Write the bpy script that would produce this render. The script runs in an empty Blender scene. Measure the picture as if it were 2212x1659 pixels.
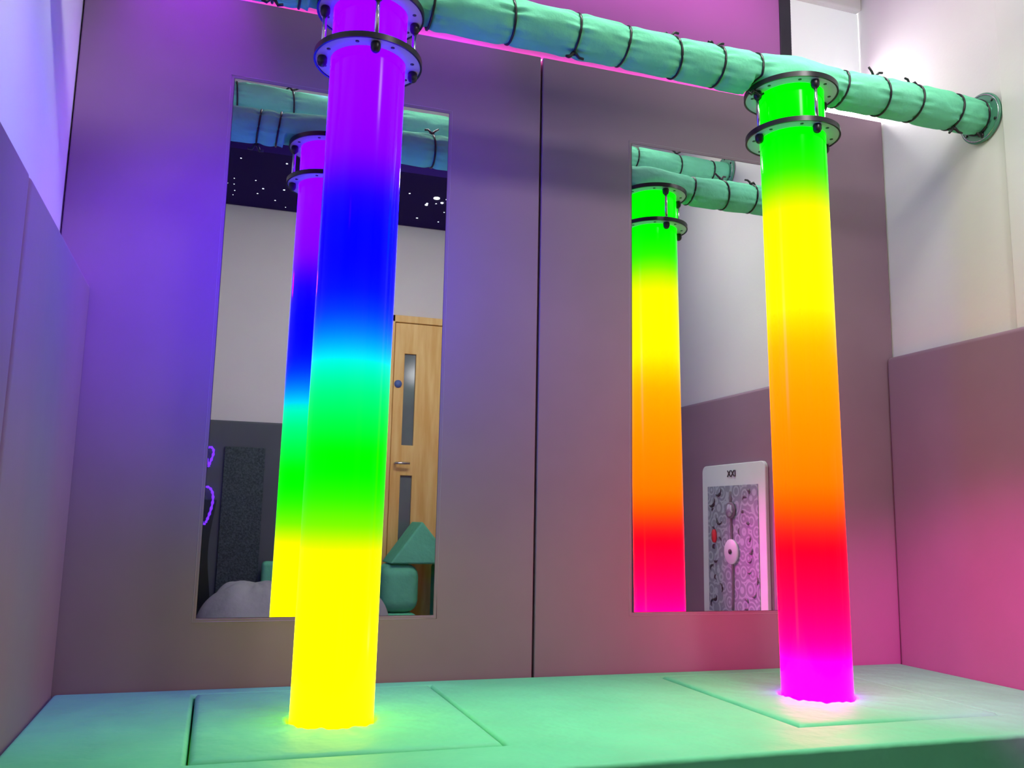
import bpy, bmesh, math, random
import numpy as np
from mathutils import Vector, Matrix
random.seed(7)
sc=bpy.context.scene
try:
    sc.view_settings.view_transform='Standard'; sc.view_settings.look='None'
except Exception: pass

# ---------------------------------------------------------------- materials
def mat(name,col,rough=.6,noise=0,nscale=8,bump=0,bscale=60,metal=0,emit=None,es=0,col2=None,spec=.5,trans=0,alpha=1,sheen=0,bdist=.01):
    m=bpy.data.materials.new(name); m.use_nodes=True
    nt=m.node_tree; b=nt.nodes['Principled BSDF']
    b.inputs['Base Color'].default_value=(*col,1); b.inputs['Roughness'].default_value=rough
    b.inputs['Metallic'].default_value=metal; b.inputs['Specular IOR Level'].default_value=spec
    b.inputs['Transmission Weight'].default_value=trans; b.inputs['Alpha'].default_value=alpha
    b.inputs['Sheen Weight'].default_value=sheen
    tc=nt.nodes.new('ShaderNodeTexCoord')
    if noise or col2:
        n=nt.nodes.new('ShaderNodeTexNoise'); n.inputs['Scale'].default_value=nscale; n.inputs['Detail'].default_value=5
        nt.links.new(tc.outputs['Object'],n.inputs['Vector'])
        r=nt.nodes.new('ShaderNodeValToRGB')
        c2=col2 or tuple(min(1,c*(1+noise)) for c in col); c1=col if col2 else tuple(c*(1-noise) for c in col)
        r.color_ramp.elements[0].position=.35; r.color_ramp.elements[1].position=.65
        r.color_ramp.elements[0].color=(*c1,1); r.color_ramp.elements[1].color=(*c2,1)
        nt.links.new(n.outputs['Fac'],r.inputs['Fac']); nt.links.new(r.outputs['Color'],b.inputs['Base Color'])
    if bump:
        n=nt.nodes.new('ShaderNodeTexNoise'); n.inputs['Scale'].default_value=bscale; n.inputs['Detail'].default_value=4
        nt.links.new(tc.outputs['Object'],n.inputs['Vector'])
        bp=nt.nodes.new('ShaderNodeBump'); bp.inputs['Strength'].default_value=bump; bp.inputs['Distance'].default_value=bdist
        nt.links.new(n.outputs['Fac'],bp.inputs['Height']); nt.links.new(bp.outputs['Normal'],b.inputs['Normal'])
    if emit:
        b.inputs['Emission Color'].default_value=(*emit,1); b.inputs['Emission Strength'].default_value=es
    return m
M={}
M['pad']=mat('mauve_vinyl',(.275,.175,.235),.55,noise=.04,nscale=3,bump=.2,bscale=4,sheen=.03,spec=.25,bdist=.015)
M['endpad']=mat('slate_vinyl',(.10,.115,.13),.55,noise=.05,nscale=3,bump=.12,bscale=7,spec=.3)
M['green']=mat('mint_vinyl',(.14,.66,.29),.55,noise=.05,nscale=4,bump=.6,bscale=5,bdist=.03,spec=.3)
M['pipe']=mat('mint_fabric',(.18,.68,.40),.85,noise=.05,nscale=9,bump=.6,bscale=20,spec=.08,bdist=.010)
M['white']=mat('white_paint',(.76,.74,.71),.7,noise=.02,nscale=2,bump=.05,bscale=80)
M['upper']=mat('lilac_paint',(.40,.13,.38),.7,noise=.03,nscale=2)
M['ceil']=mat('ceiling_paint',(.78,.78,.78),.8,noise=.02)
M['floor']=mat('grey_vinyl_floor',(.32,.32,.34),.5,noise=.08,nscale=20)
M['black']=mat('black_plastic',(.012,.012,.014),.35,noise=.1)
M['frame']=mat('black_frame',(.02,.02,.03),.4,noise=.1)
M['rod']=mat('steel',(.75,.75,.78),.2,metal=1,noise=.03)
M['acry']=mat('frosted_acrylic',(.50,.5,.55),.3,noise=.03)
M['acryg']=mat('green_tinted_acrylic',(.08,.28,.18),.35,noise=.03)
M['mirror']=mat('mirror_acrylic',(.86,.88,.88),.01,metal=1,noise=.005,nscale=1)
M['seam']=mat('seam_piping',(.34,.25,.31),.5,noise=.05)
M['wood']=mat('oak_veneer',(.84,.48,.12),.5,nscale=3,col2=(.98,.68,.24))
n=[x for x in M['wood'].node_tree.nodes if x.type=='TEX_NOISE'][0]
mp=M['wood'].node_tree.nodes.new('ShaderNodeMapping'); mp.inputs['Scale'].default_value=(7,7,.7)
tcn=[x for x in M['wood'].node_tree.nodes if x.type=='TEX_COORD'][0]
M['wood'].node_tree.links.new(tcn.outputs['Object'],mp.inputs['Vector']); M['wood'].node_tree.links.new(mp.outputs['Vector'],n.inputs['Vector'])
M['glass']=mat('grey_glass',(.16,.2,.2),.1,noise=.05)
M['blind']=mat('roller_blind_fabric',(.7,.7,.71),.8,noise=.02,nscale=3,emit=(.95,.96,1),es=.34)  # emission put into the fabric for daylight coming through it
M['glow']=mat('daylight_pane',(.9,.9,.9),.8,noise=.01,emit=(1,1,1),es=18)
M['led']=mat('pink_led',(1,.2,.7),.5,noise=.01,emit=(1,.15,.62),es=15)
M['bean']=mat('grey_fabric',(.46,.49,.48),.9,noise=.05,bump=.7,bscale=5,bdist=.03)
M['mesh']=mat('dark_mesh',(.02,.04,.045),.7,col2=(.07,.10,.11),nscale=90,bump=.5)
M['board']=mat('white_board',(.66,.80,.76),.4,noise=.02)
M['disc']=mat('grey_disc',(.55,.72,.68),.4,noise=.02)
M['ink']=mat('dark_ink',(.04,.035,.05),.5,noise=.1)
M['greyink']=mat('grey_ink',(.14,.14,.17),.5,noise=.1)
M['sign']=mat('blue_sign',(.10,.18,.45),.5,noise=.1)
M['redp']=mat('red_plastic',(.65,.03,.05),.4,noise=.1)
M['violet']=mat('violet_glow',(.1,.02,.5),.5,noise=.02,emit=(.14,.02,1),es=2)
M['starl']=mat('star_light',(.9,.9,1),.5,noise=.02,emit=(.9,.92,1),es=6)
m=bpy.data.materials.new('grey_line_print'); m.use_nodes=True; nt=m.node_tree; b=nt.nodes['Principled BSDF']
tc=nt.nodes.new('ShaderNodeTexCoord'); vo=nt.nodes.new('ShaderNodeTexVoronoi'); vo.inputs['Scale'].default_value=16
wv=nt.nodes.new('ShaderNodeMath'); wv.operation='SINE'; mu=nt.nodes.new('ShaderNodeMath'); mu.operation='MULTIPLY'; mu.inputs[1].default_value=20
r=nt.nodes.new('ShaderNodeValToRGB'); r.color_ramp.elements[0].position=.0; r.color_ramp.elements[0].color=(.22,.28,.32,1)
r.color_ramp.elements[1].position=.6; r.color_ramp.elements[1].color=(.36,.46,.50,1)
nt.links.new(tc.outputs['Object'],vo.inputs['Vector']); nt.links.new(vo.outputs['Distance'],mu.inputs[0]); nt.links.new(mu.outputs[0],wv.inputs[0])
nt.links.new(wv.outputs[0],r.inputs['Fac']); nt.links.new(r.outputs['Color'],b.inputs['Base Color']); M['print']=m
ms=bpy.data.materials.new('star_panel'); ms.use_nodes=True; nt=ms.node_tree; b=nt.nodes['Principled BSDF']
b.inputs['Base Color'].default_value=(.02,.006,.11,1); b.inputs['Roughness'].default_value=.8; b.inputs['Specular IOR Level'].default_value=.1
tc=nt.nodes.new('ShaderNodeTexCoord'); vo=nt.nodes.new('ShaderNodeTexVoronoi'); vo.voronoi_dimensions='2D'; vo.inputs['Scale'].default_value=8
sx=nt.nodes.new('ShaderNodeSeparateXYZ'); gt=nt.nodes.new('ShaderNodeMath'); gt.operation='GREATER_THAN'; gt.inputs[1].default_value=.60
th=nt.nodes.new('ShaderNodeMath'); th.operation='MULTIPLY_ADD'; th.inputs[1].default_value=.035; th.inputs[2].default_value=.028
mt_=nt.nodes.new('ShaderNodeMath'); mt_.operation='LESS_THAN'
ml2=nt.nodes.new('ShaderNodeMath'); ml2.operation='MULTIPLY'; m2=nt.nodes.new('ShaderNodeMath'); m2.operation='MULTIPLY'; m2.inputs[1].default_value=5
nt.links.new(tc.outputs['Object'],vo.inputs['Vector']); nt.links.new(vo.outputs['Color'],sx.inputs[0])
nt.links.new(sx.outputs['X'],th.inputs[0]); nt.links.new(vo.outputs['Distance'],mt_.inputs[0]); nt.links.new(th.outputs[0],mt_.inputs[1])
nt.links.new(sx.outputs['Y'],gt.inputs[0]); nt.links.new(mt_.outputs[0],ml2.inputs[0]); nt.links.new(gt.outputs[0],ml2.inputs[1])
nt.links.new(ml2.outputs[0],m2.inputs[0]); nt.links.new(m2.outputs[0],b.inputs['Emission Strength'])
b.inputs['Emission Color'].default_value=(.7,.78,1,1); M['star']=ms
SC=1.0386
def zs(z): return .4837+(z-.4837)*SC
def tube_mat(name,stops,K=20.):
    m=bpy.data.materials.new(name); m.use_nodes=True; nt=m.node_tree; b=nt.nodes['Principled BSDF']
    b.inputs['Base Color'].default_value=(0,0,0,1); b.inputs['Roughness'].default_value=.12; b.inputs['Specular IOR Level'].default_value=.05
    tc=nt.nodes.new('ShaderNodeTexCoord'); sp=nt.nodes.new('ShaderNodeSeparateXYZ'); dv=nt.nodes.new('ShaderNodeMath')
    dv.operation='DIVIDE'; dv.inputs[1].default_value=2.1
    r=nt.nodes.new('ShaderNodeValToRGB'); r.color_ramp.interpolation='B_SPLINE'
    nt.links.new(tc.outputs['Object'],sp.inputs[0]); nt.links.new(sp.outputs['Z'],dv.inputs[0]); nt.links.new(dv.outputs[0],r.inputs['Fac'])
    el=r.color_ramp.elements
    stops=[(max(0,zs(z)-.008),c) for z,c in sorted(stops)]
    while len(el)<len(stops): el.new(.5)
    for e,(z,c) in zip(el,stops): e.position=min(1,z/2.1)
    for e,(z,c) in zip(el,stops): e.color=(c[0]/K,c[1]/K,c[2]/K,1)
    nt.links.new(r.outputs['Color'],b.inputs['Emission Color']); b.inputs['Emission Strength'].default_value=K
    return m
B=17.0
M['t1']=tube_mat('light_column_cool',[(0,(3.8,3.6,0)),(.15,(3,2.9,0)),(.39,(1.5,1.6,0)),(.44,(.55,1.6,0)),(.475,(.20,1.6,0)),(.54,(0,1.7,0)),(.63,(0,1.7,0)),(.70,(0,1.7,.0)),(.80,(0,1.6,.22)),(.877,(0,1.0,.7)),(.915,(0,.45,2)),(.955,(0,.17,5)),(1.0,(0,.03,10)),(1.06,(0,0,B)),(1.18,(0,0,B)),(1.30,(0,0,B)),(1.36,(.07,0,14)),(1.43,(.27,0,9)),(1.55,(.32,0,5)),(1.7,(.36,0,4)),(2.0,(.42,0,3))])
M['t2']=tube_mat('light_column_warm',[(0,(9,0,9)),(.07,(9,0,3.6)),(.11,(9,0,.9)),(.18,(8,0,.30)),(.29,(7,0,.10)),(.40,(5,.0,.03)),(.475,(4,.0,.012)),(.54,(3,.09,0)),(.62,(2,.23,0)),(.78,(1.8,.32,0)),(.91,(1.7,.40,0)),(1.03,(1.5,.54,0)),(1.10,(1.5,.80,0)),(1.16,(1.5,1.1,0)),(1.3,(1.4,1.35,0)),(1.43,(1.3,1.4,0)),(1.49,(.6,1.5,0)),(1.53,(.2,1.6,0)),(1.58,(0,1.8,0)),(1.7,(0,1.8,0)),(2.0,(0,1.9,0))])

# ---------------------------------------------------------------- helpers
def link(o): sc.collection.objects.link(o); return o
def mobj(name,bm,material,parent=None,smooth=False,loc=None):
    me=bpy.data.meshes.new(name); bmesh.ops.recalc_face_normals(bm,faces=bm.faces[:]); bm.to_mesh(me); bm.free()
    if smooth:
        for p in me.polygons: p.use_smooth=True
    o=bpy.data.objects.new(name,me); link(o)
    if material: me.materials.append(material)
    if parent: o.parent=parent
    if loc: o.location=loc
    return o
def empty(name,loc):
    o=bpy.data.objects.new(name,None); o.location=loc; o.empty_display_size=.1; return link(o)
def tag(o,label,cat,group=None):
    o['label']=label; o['category']=cat
    if group: o['group']=group
    return o
def struct(o,label=None,cat=None):
    o['kind']='structure'
    if label: o['label']=label
    if cat: o['category']=cat
    return o
def add_box(bm,x0,x1,y0,y1,z0,z1):
    r=bmesh.ops.create_cube(bm,size=1)
    for v in r['verts']:
        v.co=Vector(((x0+x1)/2+v.co.x*(x1-x0),(y0+y1)/2+v.co.y*(y1-y0),(z0+z1)/2+v.co.z*(z1-z0)))
    return r['verts']
def bevel(ob,w,seg=3):
    m=ob.modifiers.new('bevel','BEVEL'); m.width=w; m.segments=seg; m.limit_method='ANGLE'; m.angle_limit=math.radians(40)
    for p in ob.data.polygons: p.use_smooth=True
    w=ob.modifiers.new('wn','WEIGHTED_NORMAL'); w.keep_sharp=True
def box(name,x0,x1,y0,y1,z0,z1,material,parent=None,bev=0,seg=3,origin=None):
    o0=origin or (0,0,0)
    bm=bmesh.new(); add_box(bm,x0-o0[0],x1-o0[0],y0-o0[1],y1-o0[1],z0-o0[2],z1-o0[2])
    ob=mobj(name,bm,material,parent,smooth=bev>0)
    if not parent: ob.location=o0
    if bev: bevel(ob,bev,seg)
    return ob
def slab(name,us,vs,skip,plane,d0,d1,material,bev=.012,parent=None,origin=(0,0,0)):
    bm=bmesh.new()
    def P(u,v,d):
        p=(u,d,v) if plane=='XZ' else (u,v,d)
        return Vector(p)-Vector(origin)
    F={}
    for k,d in enumerate((d0,d1)):
        for i,u in enumerate(us):
            for j,v in enumerate(vs): F[i,j,k]=bm.verts.new(P(u,v,d))
    nu,nv=len(us)-1,len(vs)-1
    cell=lambda i,j:0<=i<nu and 0<=j<nv and (i,j) not in skip
    for i in range(nu):
        for j in range(nv):
            if not cell(i,j): continue
            for k in (0,1): bm.faces.new([F[i,j,k],F[i+1,j,k],F[i+1,j+1,k],F[i,j+1,k]])
            if not cell(i-1,j): bm.faces.new([F[i,j,0],F[i,j+1,0],F[i,j+1,1],F[i,j,1]])
            if not cell(i+1,j): bm.faces.new([F[i+1,j,0],F[i+1,j+1,0],F[i+1,j+1,1],F[i+1,j,1]])
            if not cell(i,j-1): bm.faces.new([F[i,j,0],F[i+1,j,0],F[i+1,j,1],F[i,j,1]])
            if not cell(i,j+1): bm.faces.new([F[i,j+1,0],F[i+1,j+1,0],F[i+1,j+1,1],F[i,j+1,1]])
    bmesh.ops.remove_doubles(bm,verts=bm.verts[:],dist=1e-6)
    ob=mobj(name,bm,material,parent)
    if not parent: ob.location=origin
    if bev: bevel(ob,bev)
    return ob
def lathe(name,prof,material,parent=None,n=48,loc=None,axis='Z',smooth=True,close=False):
    bm=bmesh.new(); rings=[]
    for (r,z) in prof:
        ring=[]
        for i in range(n):
            a=2*math.pi*i/n; p=(r*math.cos(a),r*math.sin(a),z)
            if axis=='X': p=(z,p[0],p[1])
            if axis=='Y': p=(p[0],z,p[1])
            ring.append(bm.verts.new(p))
        rings.append(ring)
    L=len(rings)
    for k in range(L if close else L-1):
        A,Bq=rings[k],rings[(k+1)%L]
        for i in range(n): bm.faces.new([A[i],A[(i+1)%n],Bq[(i+1)%n],Bq[i]])
    if not close:
        for ring in (rings[0],rings[-1]):
            try: bm.faces.new(ring)
            except: pass
    return mobj(name,bm,material,parent,smooth=smooth,loc=loc)
def sharp(ob,ang=35):
    bm=bmesh.new(); bm.from_mesh(ob.data)
    for e in bm.edges:
        if len(e.link_faces)==2 and e.calc_face_angle(0)>math.radians(ang): e.smooth=False
    bm.to_mesh(ob.data); bm.free()
def curve_mesh(name,pts,rad,material,parent=None,cyclic=False,res=8):
    bm=bmesh.new(); rings=[]; N=len(pts); pts=[Vector(p) for p in pts]
    for i,p in enumerate(pts):
        a=pts[(i-1)%N] if (cyclic or i>0) else p; c=pts[(i+1)%N] if (cyclic or i<N-1) else p
        t=(c-a).normalized(); up=Vector((0,0,1)) if abs(t.z)<.9 else Vector((1,0,0))
        s=t.cross(up).normalized(); u=s.cross(t)
        rr=rad[i] if isinstance(rad,(list,tuple)) else rad
        rings.append([bm.verts.new(p+(s*math.cos(2*math.pi*k/res)+u*math.sin(2*math.pi*k/res))*rr) for k in range(res)])
    for i in range(N if cyclic else N-1):
        A,Bq=rings[i],rings[(i+1)%N]
        for k in range(res): bm.faces.new([A[k],A[(k+1)%res],Bq[(k+1)%res],Bq[k]])
    if not cyclic: bm.faces.new(rings[0]); bm.faces.new(rings[-1])
    return mobj(name,bm,material,parent,smooth=True)
def extrude_poly(name,pts,d0,d1,plane,material,parent=None,bev=0,loc=None):
    bm=bmesh.new()
    f=(lambda u,v,d:(u,d,v)) if plane=='XZ' else (lambda u,v,d:(d,u,v))
    A=[bm.verts.new(f(u,v,d0)) for u,v in pts]; Bq=[bm.verts.new(f(u,v,d1)) for u,v in pts]
    bm.faces.new(A); bm.faces.new(Bq); n=len(pts)
    for i in range(n): bm.faces.new([A[i],A[(i+1)%n],Bq[(i+1)%n],Bq[i]])
    o=mobj(name,bm,material,parent,loc=loc)
    if bev: bevel(o,bev,4)
    return o

# ---------------------------------------------------------------- dimensions
XL,XPL,XS,XPR,XR=.085,.184,1.6055,3.078,3.12
ZF,ZC,YW,YB=-.5,2.9,-3.9,.06
ZP=2.165; LP=1.16; MT,MB=1.887,.1865
ZT=-.014
YT=-.4986; T1,T2=.8921,2.334; F1,F2=1.747,1.896; ZPIPE=1.957
TILT1,TILT2=.45,-.9

# ---------------------------------------------------------------- room
WX0,WX1,WZ0,WZ1=2.67,3.12,2.175,2.80
wb=slab('wall_back',[XL-.2,WX0,WX1],[ZF,WZ0,WZ1,ZC],{(1,1)},'XZ',YB,YB+.35,M['upper'],bev=0); struct(wb,'lilac painted upper wall above the padding','wall')
struct(box('wall_left',XL-.2,XL,YW,YB,ZF,ZC,M['white']),'plain white painted side wall','wall')
struct(box('wall_right',XR,XR+.2,YW,YB+.4,ZF,ZC,M['white']),'plain white painted side wall','wall')
struct(box('trim_1',XR-.018,XR,YW,-.597,LP+.0,ZC,M['white'],bev=.004),'white boxed wall edge','trim')
struct(box('wall_front',XL-.2,XR+.2,YW-.2,YW,ZF,ZC,M['white']),'white painted wall with padded lower part','wall')
struct(box('floor',XL-.2,XR+.2,YW-.2,YB+.3,ZF-.1,ZF,M['floor']),'grey vinyl floor','floor')
struct(box('ceiling',XL-.2,XR+.2,YW-.2,YB+.4,ZC,ZC+.1,M['ceil']),'white ceiling','ceiling')
w=empty('window_1',(WX0,YB+.1,WZ0)); struct(w,'window with white roller blind and black frame','window')
def wpart(n,x0,x1,y0,y1,z0,z1,m,bev=0): return box(n,x0-WX0,x1-WX0,y0-YB-.1,y1-YB-.1,z0-WZ0,z1-WZ0,m,w,bev)
wpart('frame_post',WX0,WX0+.055,YB-.005,YB+.10,WZ0,WZ1,M['frame'],.004)
wpart('roller_blind',WX0+.06,WX1-.002,YB+.06,YB+.066,WZ0+.19,WZ1-.08,M['blind'])
wpart('blind_hem_bar',WX0+.06,WX1-.002,YB+.053,YB+.072,WZ0+.175,WZ0+.192,M['white'],.004)
wpart('window_pane',WX0+.055,WX1,YB+.12,YB+.13,WZ0,WZ1,M['glow'])
wpart('blind_cassette',WX0+.06,WX1-.002,YB+.03,YB+.11,WZ1-.08,WZ1,M['white'],.01)
curve_mesh('blind_chain',[(.075,-.07,z) for z in np.linspace(.02,.6,90)],[.004 if i%2 else .0015 for i in range(90)],M['rod'],w,res=6)
DX0,DX1,DZ1=1.82,2.72,2.0
d=empty('door_1',(DX0,YW,ZF)); struct(d,'oak veneer door with two tall narrow glass panes','door')
def dpart(n,x0,x1,y0,y1,z0,z1,m,bev=0): return box(n,x0-DX0,x1-DX0,y0,y1,z0-ZF,z1-ZF,m,d,bev)
gx0,gx1=1.90,1.99
lf=slab('door_leaf',[DX0-DX0,gx0-DX0,gx1-DX0,DX1-DX0],[.01,.62,1.32,1.55,2.26,DZ1-ZF],{(1,1),(1,3)},'XZ',.045,.005,M['wood'],bev=.004,parent=d)
dpart('glass_pane',gx0,gx1,.018,.026,.12,.82,M['glass']); dpart('glass_pane',gx0,gx1,.018,.026,1.05,1.76,M['glass'])
dpart('door_frame',DX0-.06,DX0-.005,0,.055,ZF,DZ1+.06,M['wood'],.004); dpart('door_frame',DX1+.005,DX1+.06,0,.055,ZF,DZ1+.06,M['wood'],.004)
dpart('door_frame',DX0-.06,DX1+.06,0,.055,DZ1+.005,DZ1+.06,M['wood'],.004)
hd=curve_mesh('door_handle',[(.035,.045,1.41),(.035,.09,1.41),(.06,.095,1.41),(.14,.095,1.41)],.010,M['rod'],d)
lathe('door_sign',[(.001,.045),(.03,.045),(.03,.050),(.001,.050)],M['sign'],d,n=24,loc=(.035,0,2.02),axis='Y')

# ---------------------------------------------------------------- padded back wall with mirrors
def back_panel(x0,x1,mx0,mx1,label,tilt):
    e=slab('padded_wall_panel',[x0,mx0,mx1,x1],[-.5,MB,MT,ZP],{(1,1)},'XZ',0,YB-.002,M['pad'],bev=.004,origin=((x0+x1)/2,.03,-.5))
    tag(e,label,'wall padding','padded mirror panels')
    ox,oz=(x0+x1)/2,-.5
    w2,h2=(mx1-mx0)/2-.0005,(MT-MB)/2-.0005
    bm=bmesh.new(); add_box(bm,-w2,w2,-.004,.004,-h2,h2)
    m=mobj('mirror',bm,M['mirror'],e); m.location=((mx0+mx1)/2-ox,.0045-.03,(MT+MB)/2-oz)
    m.rotation_euler=(0,0,math.radians(tilt)); m['label']='tall frameless acrylic safety mirror'
    g=.011; c=[(mx0-g,MB-g),(mx1+g,MB-g),(mx1+g,MT+g),(mx0-g,MT+g)]
    pts=[]
    for i in range(4):
        a,b2=c[i],c[(i+1)%4]
        for t in np.linspace(0,1,14,endpoint=False): pts.append((a[0]+(b2[0]-a[0])*t-ox,-.0298,a[1]+(b2[1]-a[1])*t-oz))
    curve_mesh('stitched_edge',pts,.0011,M['seam'],e,cyclic=True,res=6)
    return e
back_panel(.09,1.6015,.5488,1.2638,'tall mauve vinyl wall pad with mirror behind the purple-to-yellow tube',0)
back_panel(1.6095,3.115,1.9648,2.655,'tall mauve vinyl wall pad with mirror behind the green-to-magenta tube',0)
ls=box('led_strip',.12,2.64,.035,.055,ZP+.001,ZP+.012,M['led'],bev=.002); tag(ls,'pink glowing light strip on top of the wall pads','light strip')
def spad(name,x0,x1,y0,y1,label,grp,top=LP,bev=.018,m='pad'):
    o=box(name,x0,x1,y0,y1,ZF,top,M[m],bev=bev,seg=4,origin=((x0+x1)/2,(y0+y1)/2,ZF)); return tag(o,label,'wall padding',grp)
spad('side_wall_pad',XL,XPL,-.915,-.002,'mauve vinyl side wall pad meeting the mirror panel','low pads on one side wall',1.1617)
spad('side_wall_pad',XL,XPL,-2.4,-.921,'mauve vinyl side wall pad beside another pad','low pads on one side wall',1.1617)
spad('side_wall_pad',XL,XPL,YW+.1,-2.406,'mauve vinyl side wall pad beside another pad','low pads on one side wall',1.1617)
spad('side_wall_pad',XPR,XR,-1.75,-.002,'mauve vinyl side wall pad carrying the activity board','low pads on the far side wall')
spad('side_wall_pad',XPR,XR,YW+.1,-1.756,'mauve vinyl side wall pad next to another pad','low pads on the far side wall')
spad('end_wall_pad',XPL+.01,1.05,YW,YW+.06,'slate vinyl wall pad behind the dark mesh panel','low pads on the end wall',1.17,m='endpad')
spad('end_wall_pad',1.056,1.75,YW,YW+.06,'slate vinyl wall pad next to the wooden door','low pads on the end wall',1.17,m='endpad')

# ---------------------------------------------------------------- platform
PX0,PX1,YF=XPL+.002,XPR-.002,-1.0424
p1=(.5578,1.2426); p2=(2.0239,2.6836); PF,PB=-.8376,-.0835
pl=slab('soft_platform',[PX0,p1[0],p1[1],p2[0],p2[1],PX1],[YF,PF,PB,-.004],{(1,1),(3,1)},'XY',ZT,ZF,M['green'],bev=.012,origin=((PX0+PX1)/2,-.55,ZF))
tag(pl,'mint green vinyl padded platform along the mirrored wall','platform')
def insert(px,tx,label):
    g=.004; x0,x1,y0,y1=px[0]+g,px[1]-g,PF+g,PB-g
    cx,cy=tx,YT; N=160
    angs=[2*math.pi*i/N for i in range(N)]+[math.atan2(y-cy,x-cx)%(2*math.pi) for x in (x0,x1) for y in (y0,y1)]
    angs=sorted(set(round(a,6) for a in angs))
    def sq(a):
        dx,dy=math.cos(a),math.sin(a); t=1e9
        if dx>1e-9:t=min(t,(x1-cx)/dx)
        if dx<-1e-9:t=min(t,(x0-cx)/dx)
        if dy>1e-9:t=min(t,(y1-cy)/dy)
        if dy<-1e-9:t=min(t,(y0-cy)/dy)
        return Vector((dx*t,dy*t))
    bm=bmesh.new(); rings=[]
    R0=.109
    def ring(t,z,inset=0):
        out=[]
        for a in angs:
            s=sq(a); c=Vector((math.cos(a),math.sin(a)))*R0
            p=c.lerp(s,t)
            cr=(math.sin(a*9+tx*7)+.7*math.sin(a*17+tx*3)+.5*math.sin(a*29))
            zz=z+(.0018*cr*math.exp(-((t-.12)/.25)**2) if 0<t<1 else 0)
            out.append(bm.verts.new((p.x,p.y,zz)))
        return out
    rings.append(ring(0,-.12)); rings.append(ring(0,-.010)); rings.append(ring(.012,-.002))
    for t in (.03,.06,.1,.14,.18,.24,.34,.46,.6,.75,.88,.94,.97): rings.append(ring(t,.004 if t<.93 else (.003 if t<.96 else .001)))
    rings.append(ring(.99,-.005)); rings.append(ring(1,-.014)); rings.append(ring(1,-.12))
    for A,Bq in list(zip(rings,rings[1:]))+[(rings[-1],rings[0])]:
        n=len(angs)
        for i in range(n): bm.faces.new([A[i],A[(i+1)%n],Bq[(i+1)%n],Bq[i]])
    o=mobj('tube_surround_pad',bm,M['green'],smooth=True,loc=(cx,cy,ZT))
    return tag(o,label,'floor pad','square pads around the tubes')
insert(p1,T1,'square mint vinyl pad around the base of the purple-to-yellow tube')
insert(p2,T2,'square mint vinyl pad around the base of the green-to-magenta tube')

# ---------------------------------------------------------------- light tubes
def flange(e,z,name='flange'):
    f=lathe(name,[(.105,0),(.143,0),(.146,.002),(.146,.012),(.143,.014),(.105,.014)],M['acry'],e,n=64,loc=(0,0,z),close=True); sharp(f)
    rim=lathe('rim',[(.1455,-.001),(.1505,-.001),(.1505,.016),(.1455,.016)],M['black'],f,n=64,close=True); sharp(rim)
    for i in range(4):
        a=i*math.pi/2; lathe('bolt',[(.009,0),(.012,-.001),(.014,-.006),(.014,-.017),(.011,-.025),(.006,-.029),(.001,-.030)],M['black'],f,n=16,loc=(.127*math.cos(a),.127*math.sin(a),0))
    for i in range(8):
        a=math.radians(22.5+i*45); lathe('screw_hole',[(.0001,-.0012),(.0055,-.0012),(.0055,.0002)],M['ink'],f,n=12,loc=(.125*math.cos(a),.125*math.sin(a),0))
    return f
def tube(x,m,label,tilt):
    e=empty('light_tube',(x,YT,0)); tag(e,label,'light tube','colour-changing light tubes')
    e.rotation_euler=(0,math.radians(tilt),0)
    c=lathe('light_column',[(.104,-.49),(.104,F2+.010)],M[m],e,n=72); sharp(c)
    flange(e,F1,name='lower_flange'); flange(e,F2,name='upper_flange')
    for i in range(4):
        a=i*math.pi/2; lathe('steel_rod',[(.0065,F1+.012),(.0065,F2)],M['rod'],e,n=12,loc=(.127*math.cos(a),.127*math.sin(a),0))
    return e
tube(T1,'t1','acrylic light tube glowing purple, blue, green and yellow',TILT1)
tube(T2,'t2','acrylic light tube glowing green, yellow, orange, red and magenta',TILT2)
TT1=T1+F2*math.tan(math.radians(TILT1)); TT2=T2+F2*math.tan(math.radians(TILT2))

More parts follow.
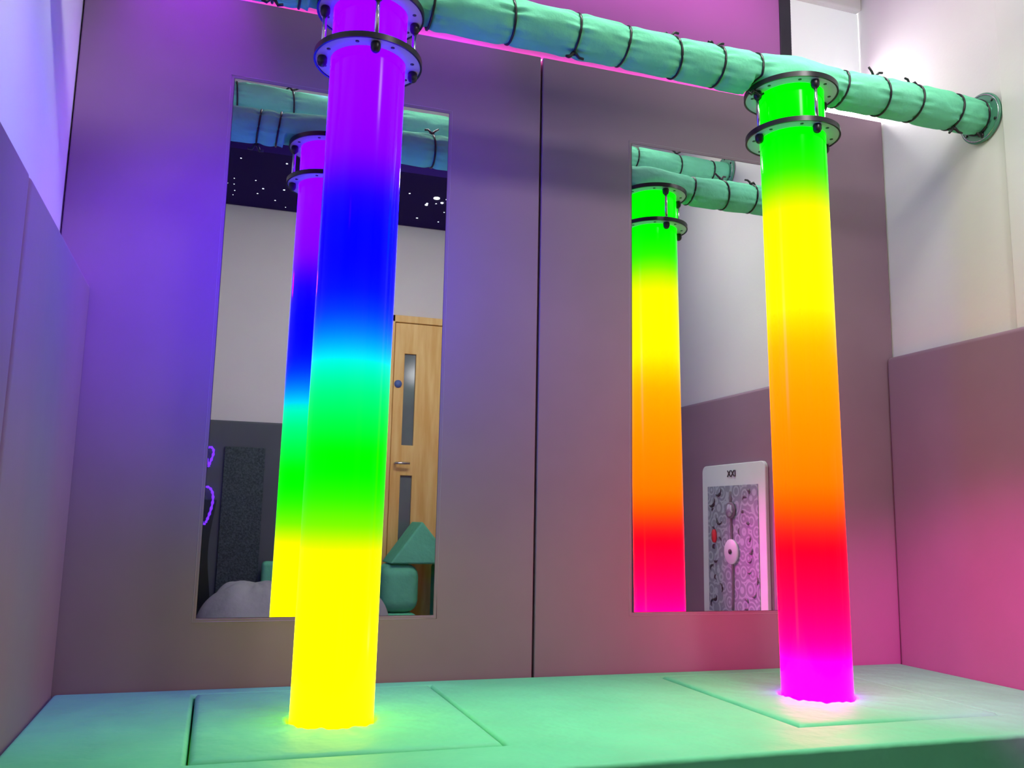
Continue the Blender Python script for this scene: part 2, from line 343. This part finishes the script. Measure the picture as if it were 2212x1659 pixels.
# ---------------------------------------------------------------- padded pipes
def pipe(x0,x1,y,z,ties,r0,label,bulges=(),seed=1):
    rnd=random.Random(seed)
    bm=bmesh.new(); rings=[]; N=int((x1-x0)/.006); n=72
    ph=[rnd.uniform(0,6.28) for _ in range(12)]
    B1=lambda x:1+.018*math.sin(x*9+ph[0])+.012*math.sin(x*23+ph[1])+sum(.20*math.exp(-((x-b)/.10)**2) for b in bulges)
    for i in range(N+1):
        x=x0+(x1-x0)*i/N
        d=min([abs(x-t) for t in ties]+[9]); pinch=1-.10*math.exp(-(d/.018)**2)
        bul=B1(x)
        cz=z+.004*math.sin(x*4.1+ph[2]); cyy=y+.004*math.sin(x*5.3+ph[3]); ring=[]
        near=math.exp(-(d/.045)**2)
        for k in range(n):
            a=2*math.pi*k/n
            s5=max(0,math.sin(5*a+x*17+ph[10]+1.5*math.sin(x*11)))**3
            w=1+.014*math.sin(4*a+x*12+ph[4])*math.sin(x*27+ph[5])+.010*math.sin(7*a-x*38+ph[7])-.022*s5*(.4+.6*math.sin(x*19+ph[9])**2)+near*(.030*math.sin(13*a+ph[6]+x*6)+.020*math.sin(19*a+ph[8]))
            r=r0*pinch*bul*w
            zz=cz-z+r*math.sin(a)
            for b in bulges:
                if abs(x-b)<.17: zz=max(zz,F2+.025-z)
            ring.append(bm.verts.new((x-x0,cyy-y+r*math.cos(a),zz)))
        rings.append(ring)
    for A,Bq in zip(rings,rings[1:]):
        for k in range(n): bm.faces.new([A[k],A[(k+1)%n],Bq[(k+1)%n],Bq[k]])
    bm.faces.new(rings[0]); bm.faces.new(rings[-1])
    e=empty('padded_pipe',(x0,y,z)); tag(e,label,'padded pipe')
    mobj('fabric_cover',bm,M['pipe'],e,smooth=True)
    for ti,t in enumerate(ties):
        r=r0*.95*B1(t); sl=rnd.uniform(-.14,.14); cz=.004*math.sin(t*4.1+ph[2]); cyy=.004*math.sin(t*5.3+ph[3])
        pts=[]
        for k in range(40):
            zz=cz+r*math.sin(2*math.pi*k/40)
            for q in bulges:
                if abs(t-q)<.17: zz=max(zz,F2+.025-z)
            pts.append((t-x0+sl*r*math.sin(2*math.pi*k/40),cyy+r*math.cos(2*math.pi*k/40),zz))
        curve_mesh('tie_cord',pts,.0038,M['black'],e,cyclic=True,res=6)
        if ti%2==0 or rnd.random()<.35:
            ka=-1.75 if (ti//2)%2==0 else 1.45
            kp=Vector((t-x0+sl*r*math.sin(ka),cyy+r*1.05*math.cos(ka),cz+r*1.05*math.sin(ka)))
            for s in (-1,1):
                q=kp+Vector((s*.015,-.008,.020*math.sin(ka)+rnd.uniform(-.005,.005)))
                q2=q+Vector((s*.014,-.002,rnd.uniform(-.016,.014)))
                curve_mesh('cord_tail',[kp,kp.lerp(q,.5)+Vector((0,0,.003)),q,q2],[.008,.005,.0045,.004],M['black'],e,res=6)
    f=lathe('end_flange',[(.0001,0),(.088,0),(.091,.003),(.091,.009),(.088,.012),(.0001,.012)],M['acryg'],e,n=48,axis='X',loc=(x1-x0-.001,0,0)); sharp(f)
    lathe('end_ring',[(.082,0),(.085,0),(.085,.002),(.082,.002)],M['rod'],f,n=48,axis='X',loc=(-.002,0,0),close=True)
    for i in range(6):
        a=i*math.pi/3+.4; lathe('screw_head',[(.001,-.004),(.005,-.003),(.005,0),(.001,0)],M['black'],f,n=12,axis='X',loc=(0,.074*math.cos(a),.074*math.sin(a)))
    return e
ties=[.5788+(t-.5788)*SC for t in [.64,.71,1.06,1.29,1.49,1.65,1.82,1.97,2.10,2.42,2.58,2.72,2.89,3.0]]
pipe(XL,XR-.014,YT,ZPIPE,ties,.0660,'mint fabric padded pipe tied with black cords above the tubes',bulges=(TT1,TT2),seed=3)
pipe(XL,XR-.032,-1.17,2.385,[.3,.55,.8,1.05,1.3,1.55,1.8,2.05,2.3,2.55,2.8,3.0],.058,'mint fabric padded pipe tied with black cords near the ceiling',seed=5)

# ---------------------------------------------------------------- things seen in the mirrors
st=box('star_ceiling_panel',XL+.01,2.6,YW+.01,-2.80,ZC-.10,ZC-.001,M['star'],origin=(1.3,-3.3,ZC-.03)); tag(st,'navy ceiling panel with tiny white star lights','star light panel')
for dx,dy,rs in ((.66,.10,.022),(.72,.02,.010),(.62,-.06,.010)):
    lathe('bright_star',[(.0005,-.074),(rs,-.073),(rs,-.069),(.0005,-.069)],M['starl'],st,n=16,loc=(dx,dy,0))
def bean(x,y,w,h,seed,label):
    rnd=random.Random(seed); bm=bmesh.new(); bmesh.ops.create_uvsphere(bm,u_segments=64,v_segments=40,radius=1)
    p=[rnd.uniform(0,6.28) for _ in range(8)]
    for v in bm.verts:
        a=math.atan2(v.co.y,v.co.x); z=v.co.z
        k=1+.05*math.sin(3*a+p[0])+.04*math.sin(5*a+p[1]+z*3)+.02*math.sin(11*a+p[2]+z*5)
        rr=math.sqrt(max(0,1-z*z))**.75
        dirx,diry=math.cos(a),math.sin(a)
        zz=(z*.5+.5); zz=zz**1.15
        v.co=Vector((dirx*rr*k*w/2*(1.05-.25*zz),diry*rr*k*w/2*(1.05-.25*zz),max(0,zz*h*(1+rr*(.10*math.sin(2*a+p[3])+.03*math.sin(6*a+p[4]+rr*6)+.015*math.sin(9*a+p[5]-rr*9))))))
    o=mobj('bean_bag',bm,M['bean'],smooth=True,loc=(x,y,ZF)); return tag(o,label,'bean bag','bean bags on the floor')
bean(.86,-3.22,.76,.57,1,'slumped light grey fabric bean bag near the mesh panel')
bean(1.56,-3.25,.40,.50,2,'small grey fabric bean bag beside the foam blocks')
bean(2.26,-3.15,.38,.56,4,'grey fabric bean bag beside stacked foam blocks')
def foam(name,pts,z,y0,y1,label,bev=.03):
    o=extrude_poly(name,pts,-(y1-y0)/2,(y1-y0)/2,'XZ',M['pipe'],bev=bev,loc=(1.94,(y0+y1)/2,z)); return tag(o,label,'foam block','stacked soft play blocks')
R=lambda a,b,h:[(a,0),(b,0),(b,h),(a,h)]
foam('foam_block',R(-.2,.04,.34),ZF,-3.78,-3.43,'rectangular mint vinyl foam block on the floor',.04)
foam('foam_block',R(-.22,.05,.336),ZF+.341,-3.78,-3.43,'rounded mint vinyl foam block stacked on another',.085)
foam('foam_block',R(.20,.30,.677),ZF,-3.78,-3.43,'upright narrow mint vinyl foam block supporting the triangle')
foam('foam_triangle',[(-.17,0),(.30,0),(.05,.30)],ZF+.68,-3.78,-3.43,'triangular mint vinyl foam block on top of the stack',.015)
o=box('foam_block',.92,1.12,-3.81,-3.70,ZF,.18,M['pipe'],bev=.03,origin=(1.02,-3.75,ZF)); tag(o,'upright mint vinyl foam block behind a bean bag','foam block','stacked soft play blocks')
o=box('mesh_wall_panel',.62,.90,YW+.062,YW+.085,-.45,.98,M['mesh'],bev=.004,origin=(.76,YW+.07,-.45)); tag(o,'dark woven mesh panel hung on the wall pad','wall panel')
lp=empty('wavy_light',(.50,YW+.062,.2)); tag(lp,'black wavy wall light with violet glowing ring','wall light')
left=[(-.14+.035*math.sin(t*6.5),.95*t-.55) for t in np.linspace(0,1,30)]; right=[(.075+.02*math.sin(t*6.5+.6),.95*t-.55) for t in np.linspace(1,0,30)]
extrude_poly('light_backing',left+right,.0,.03,'XZ',M['black'],lp)
for cx_,cz_,ra,rb,nn in ((.015,.36,.045,.13,40),(.02,.70,.02,.07,24)):
    curve_mesh('glowing_ring',[(cx_+ra*math.cos(a)+.01*math.sin(2*a),.036,cz_+rb*math.sin(a)) for a in np.linspace(0,2*math.pi,nn,endpoint=False)],[.010 if i%2 else .005 for i in range(nn)],M['violet'],lp,cyclic=True)
# activity board
AY0,AY1,AZ0,AZ1=-1.39,-.81,.015,.80
ab=empty('activity_board',(XPR-.001,(AY0+AY1)/2,AZ0)); tag(ab,'white-framed sensory activity board with sliding discs on the wall pad','activity board')
HW=(AY1-AY0)/2; HH=AZ1-AZ0
cr_=.035; outl=[]
for (cy0,cz0,a0) in ((HW-cr_,HH-cr_,0),(-HW+cr_,HH-cr_,90),(-HW+cr_,cr_,180),(HW-cr_,cr_,270)):
    for t in range(7):
        a=math.radians(a0+15*t); outl.append((cy0+cr_*math.cos(a),cz0+cr_*math.sin(a)))
extrude_poly('frame_board',outl,-.02,0,'YZ',M['board'],ab,bev=.004)
box('printed_panel',-.024,-.02,-HW+.06,HW-.06,.04,HH-.11,M['print'],ab,bev=.001)
curve_mesh('slider_track',[(-.026,.006*math.sin(t*5),.06+(HH-.20)*t) for t in np.linspace(0,1,24)],.008,M['greyink'],ab)
for z,r,m in ((.55,.042,'greyink'),(.345,.062,'disc')):
    k=lathe('sliding_disc',[(.001,-.036),(r*.95,-.036),(r,-.033),(r,-.026),(.001,-.026)],M[m],ab,n=32,axis='X',loc=(0,0,z))
    q=.72 if m!='disc' else .2
    lathe('disc_knob',[(.001,-.042),(r*q,-.041),(r*q,-.036),(.001,-.036)],M['print' if m!='disc' else 'ink'],k,n=20,axis='X')
rr=random.Random(4)
for i in range(26):
    yy=(-1 if i%2 else 1)*rr.uniform(.09,.19); zz=.07+(i//2)*.048+rr.uniform(-.01,.01); L=rr.uniform(.02,.05); a0=rr.uniform(0,6.28)
    if abs(zz-.345)<.09 and abs(yy)<.13: yy=math.copysign(.155,yy); L=.03
    pts=[(yy+L*math.cos(a0+s)*(1-.2*s),zz+L*.5*math.sin(a0+s*1.3)) for s in np.linspace(0,rr.uniform(1.2,2.6),8)]
    k=rr.uniform(.5,1.0)
    curve_mesh('raised_shape',[(-.024,p[0],p[1]) for p in pts],[x*k for x in (.002,.006,.009,.010,.009,.006,.004,.002)],M['ink'] if i%2 else M['greyink'],ab,res=8)
lathe('red_slider',[(.001,-.040),(.020,-.038),(.022,-.026),(.001,-.026)],M['redp'],ab,n=20,axis='X',loc=(0,-.16,.42)).scale=(1,.8,1.6)
fc=bpy.data.curves.new('board_lettering','FONT'); fc.body='IXX'; fc.size=.048; fc.extrude=.002; fc.align_x='CENTER'
fo=bpy.data.objects.new('tmp',fc); link(fo)
me=bpy.data.meshes.new_from_object(fo.evaluated_get(bpy.context.evaluated_depsgraph_get())); bpy.data.objects.remove(fo)
to=bpy.data.objects.new('board_lettering',me); link(to); me.materials.clear(); me.materials.append(M['ink']); to.parent=ab
to.matrix_local=Matrix(((0,0,-1,-.022),(-1,0,0,0),(0,1,0,HH-.066),(0,0,0,1)))

# ---------------------------------------------------------------- camera
v=dict(cx=.5788,cy=-2.8491,cz=.4837,yaw=.3170,pitch=.1543,roll=.0197,f=1921.57)
cyw,syw=math.cos(v['yaw']),math.sin(v['yaw']); cp,sp=math.cos(v['pitch']),math.sin(v['pitch'])
fw=Vector((syw*cp,cyw*cp,sp)); rt=Vector((cyw,-syw,0)); up=rt.cross(fw)
cr,sr=math.cos(v['roll']),math.sin(v['roll']); r_=rt*cr+up*sr; u_=-rt*sr+up*cr
cd=bpy.data.cameras.new('camera'); cam=bpy.data.objects.new('camera',cd); link(cam)
cam.matrix_world=Matrix(((r_.x,u_.x,-fw.x,v['cx']),(r_.y,u_.y,-fw.y,v['cy']),(r_.z,u_.z,-fw.z,v['cz']),(0,0,0,1)))
cd.sensor_width=36; cd.lens=v['f']/2212*36; cd.clip_start=.02; sc.camera=cam

# ---------------------------------------------------------------- added fill and wash lights, no fixtures modelled
def area(name,loc,target,size,energy,col,sy_=None,spread=180):
    l=bpy.data.lights.new(name,'AREA'); l.energy=energy; l.color=col; l.size=size; l.spread=math.radians(spread)
    if sy_: l.shape='RECTANGLE'; l.size_y=sy_
    o=bpy.data.objects.new(name,l); o.location=loc; link(o)
    d=Vector(target)-Vector(loc); o.rotation_euler=d.to_track_quat('-Z','Y').to_euler(); return o
area('platform_fill',(1.8,-.85,2.88),(1.8,-.8,0),1.9,12,(1,.98,.94),.4,spread=60)  # added fill over the platform, not a real ceiling fixture
area('end_wall_fill',(1.8,-1.8,2.8),(1.5,-3.9,1.0),1.6,14,(1,.97,.93),.4,spread=120)  # added fill brightening the end wall reflected in the mirrors
area('side_wall_fill',(2.0,-1.4,2.8),(3.12,-.45,2.05),.9,8,(1,.97,.88),.9,spread=85)  # added fill aimed at the upper right wall, no fixture there
area('left_wall_fill',(1.1,-1.5,2.86),(.085,-.7,1.95),.4,4.5,(.95,.95,1),.4,spread=50)  # added white fill for the upper left wall
area('panel_fill',(2.2,-2.5,2.8),(2.0,0,1.0),.3,6,(1,.95,.97),.3,spread=80)  # added soft fill facing the back pads, kept out of both mirrors
area('upper_wall_fill',(1.5,-.30,2.62),(1.5,.06,2.6),2.2,1.9,(1,.40,.9),.1,spread=90)  # added pink fill lifting the wall above the pads
def spot(name,loc,target,energy,col,ang,r=.1,blend=1):
    l=bpy.data.lights.new(name,'SPOT'); l.energy=energy; l.color=col; l.spot_size=math.radians(ang); l.spot_blend=blend; l.shadow_soft_size=r
    o=bpy.data.objects.new(name,l); o.location=loc; link(o)
    d=Vector(target)-Vector(loc); o.rotation_euler=d.to_track_quat('-Z','Y').to_euler(); return o
spot('purple_wash',(.38,-.15,2.86),(.40,.02,1.3),180,(.36,0,1),42,r=.05)  # added spot, deepens the purple down the left mirror panel
spot('purple_wash',(1.3,-.13,2.86),(1.25,.02,1.3),55,(.36,0,1),40,r=.05)  # weaker added spot, purple towards the panel seam
spot('violet_front_wash',(.3,-1.3,1.6),(.55,0,1.15),85,(.15,0,1),54,r=.06)  # added unseen spot, blue-violet on the left panel from the front
spot('violet_side_wash',(1.3,-1.3,2.7),(.184,-.6,1.1),280,(.26,.05,1),32)  # added spot tinting the left side pads violet
spot('magenta_wash',(2.0,-2.0,1.2),(3.08,-.26,-.12),330,(1,0,.52),38,r=.04)  # added spot hanging in the air, puts magenta on the right pad
spot('pink_bench_wash',(2.75,-.95,2.8),(2.5,-.55,0),85,(1,.12,.48),36,r=.1)  # added spot putting pink on the right end of the platform
w=bpy.data.worlds.new('world'); sc.world=w; w.use_nodes=True; w.node_tree.nodes['Background'].inputs[0].default_value=(.5,.5,.6,1); w.node_tree.nodes['Background'].inputs[1].default_value=.3
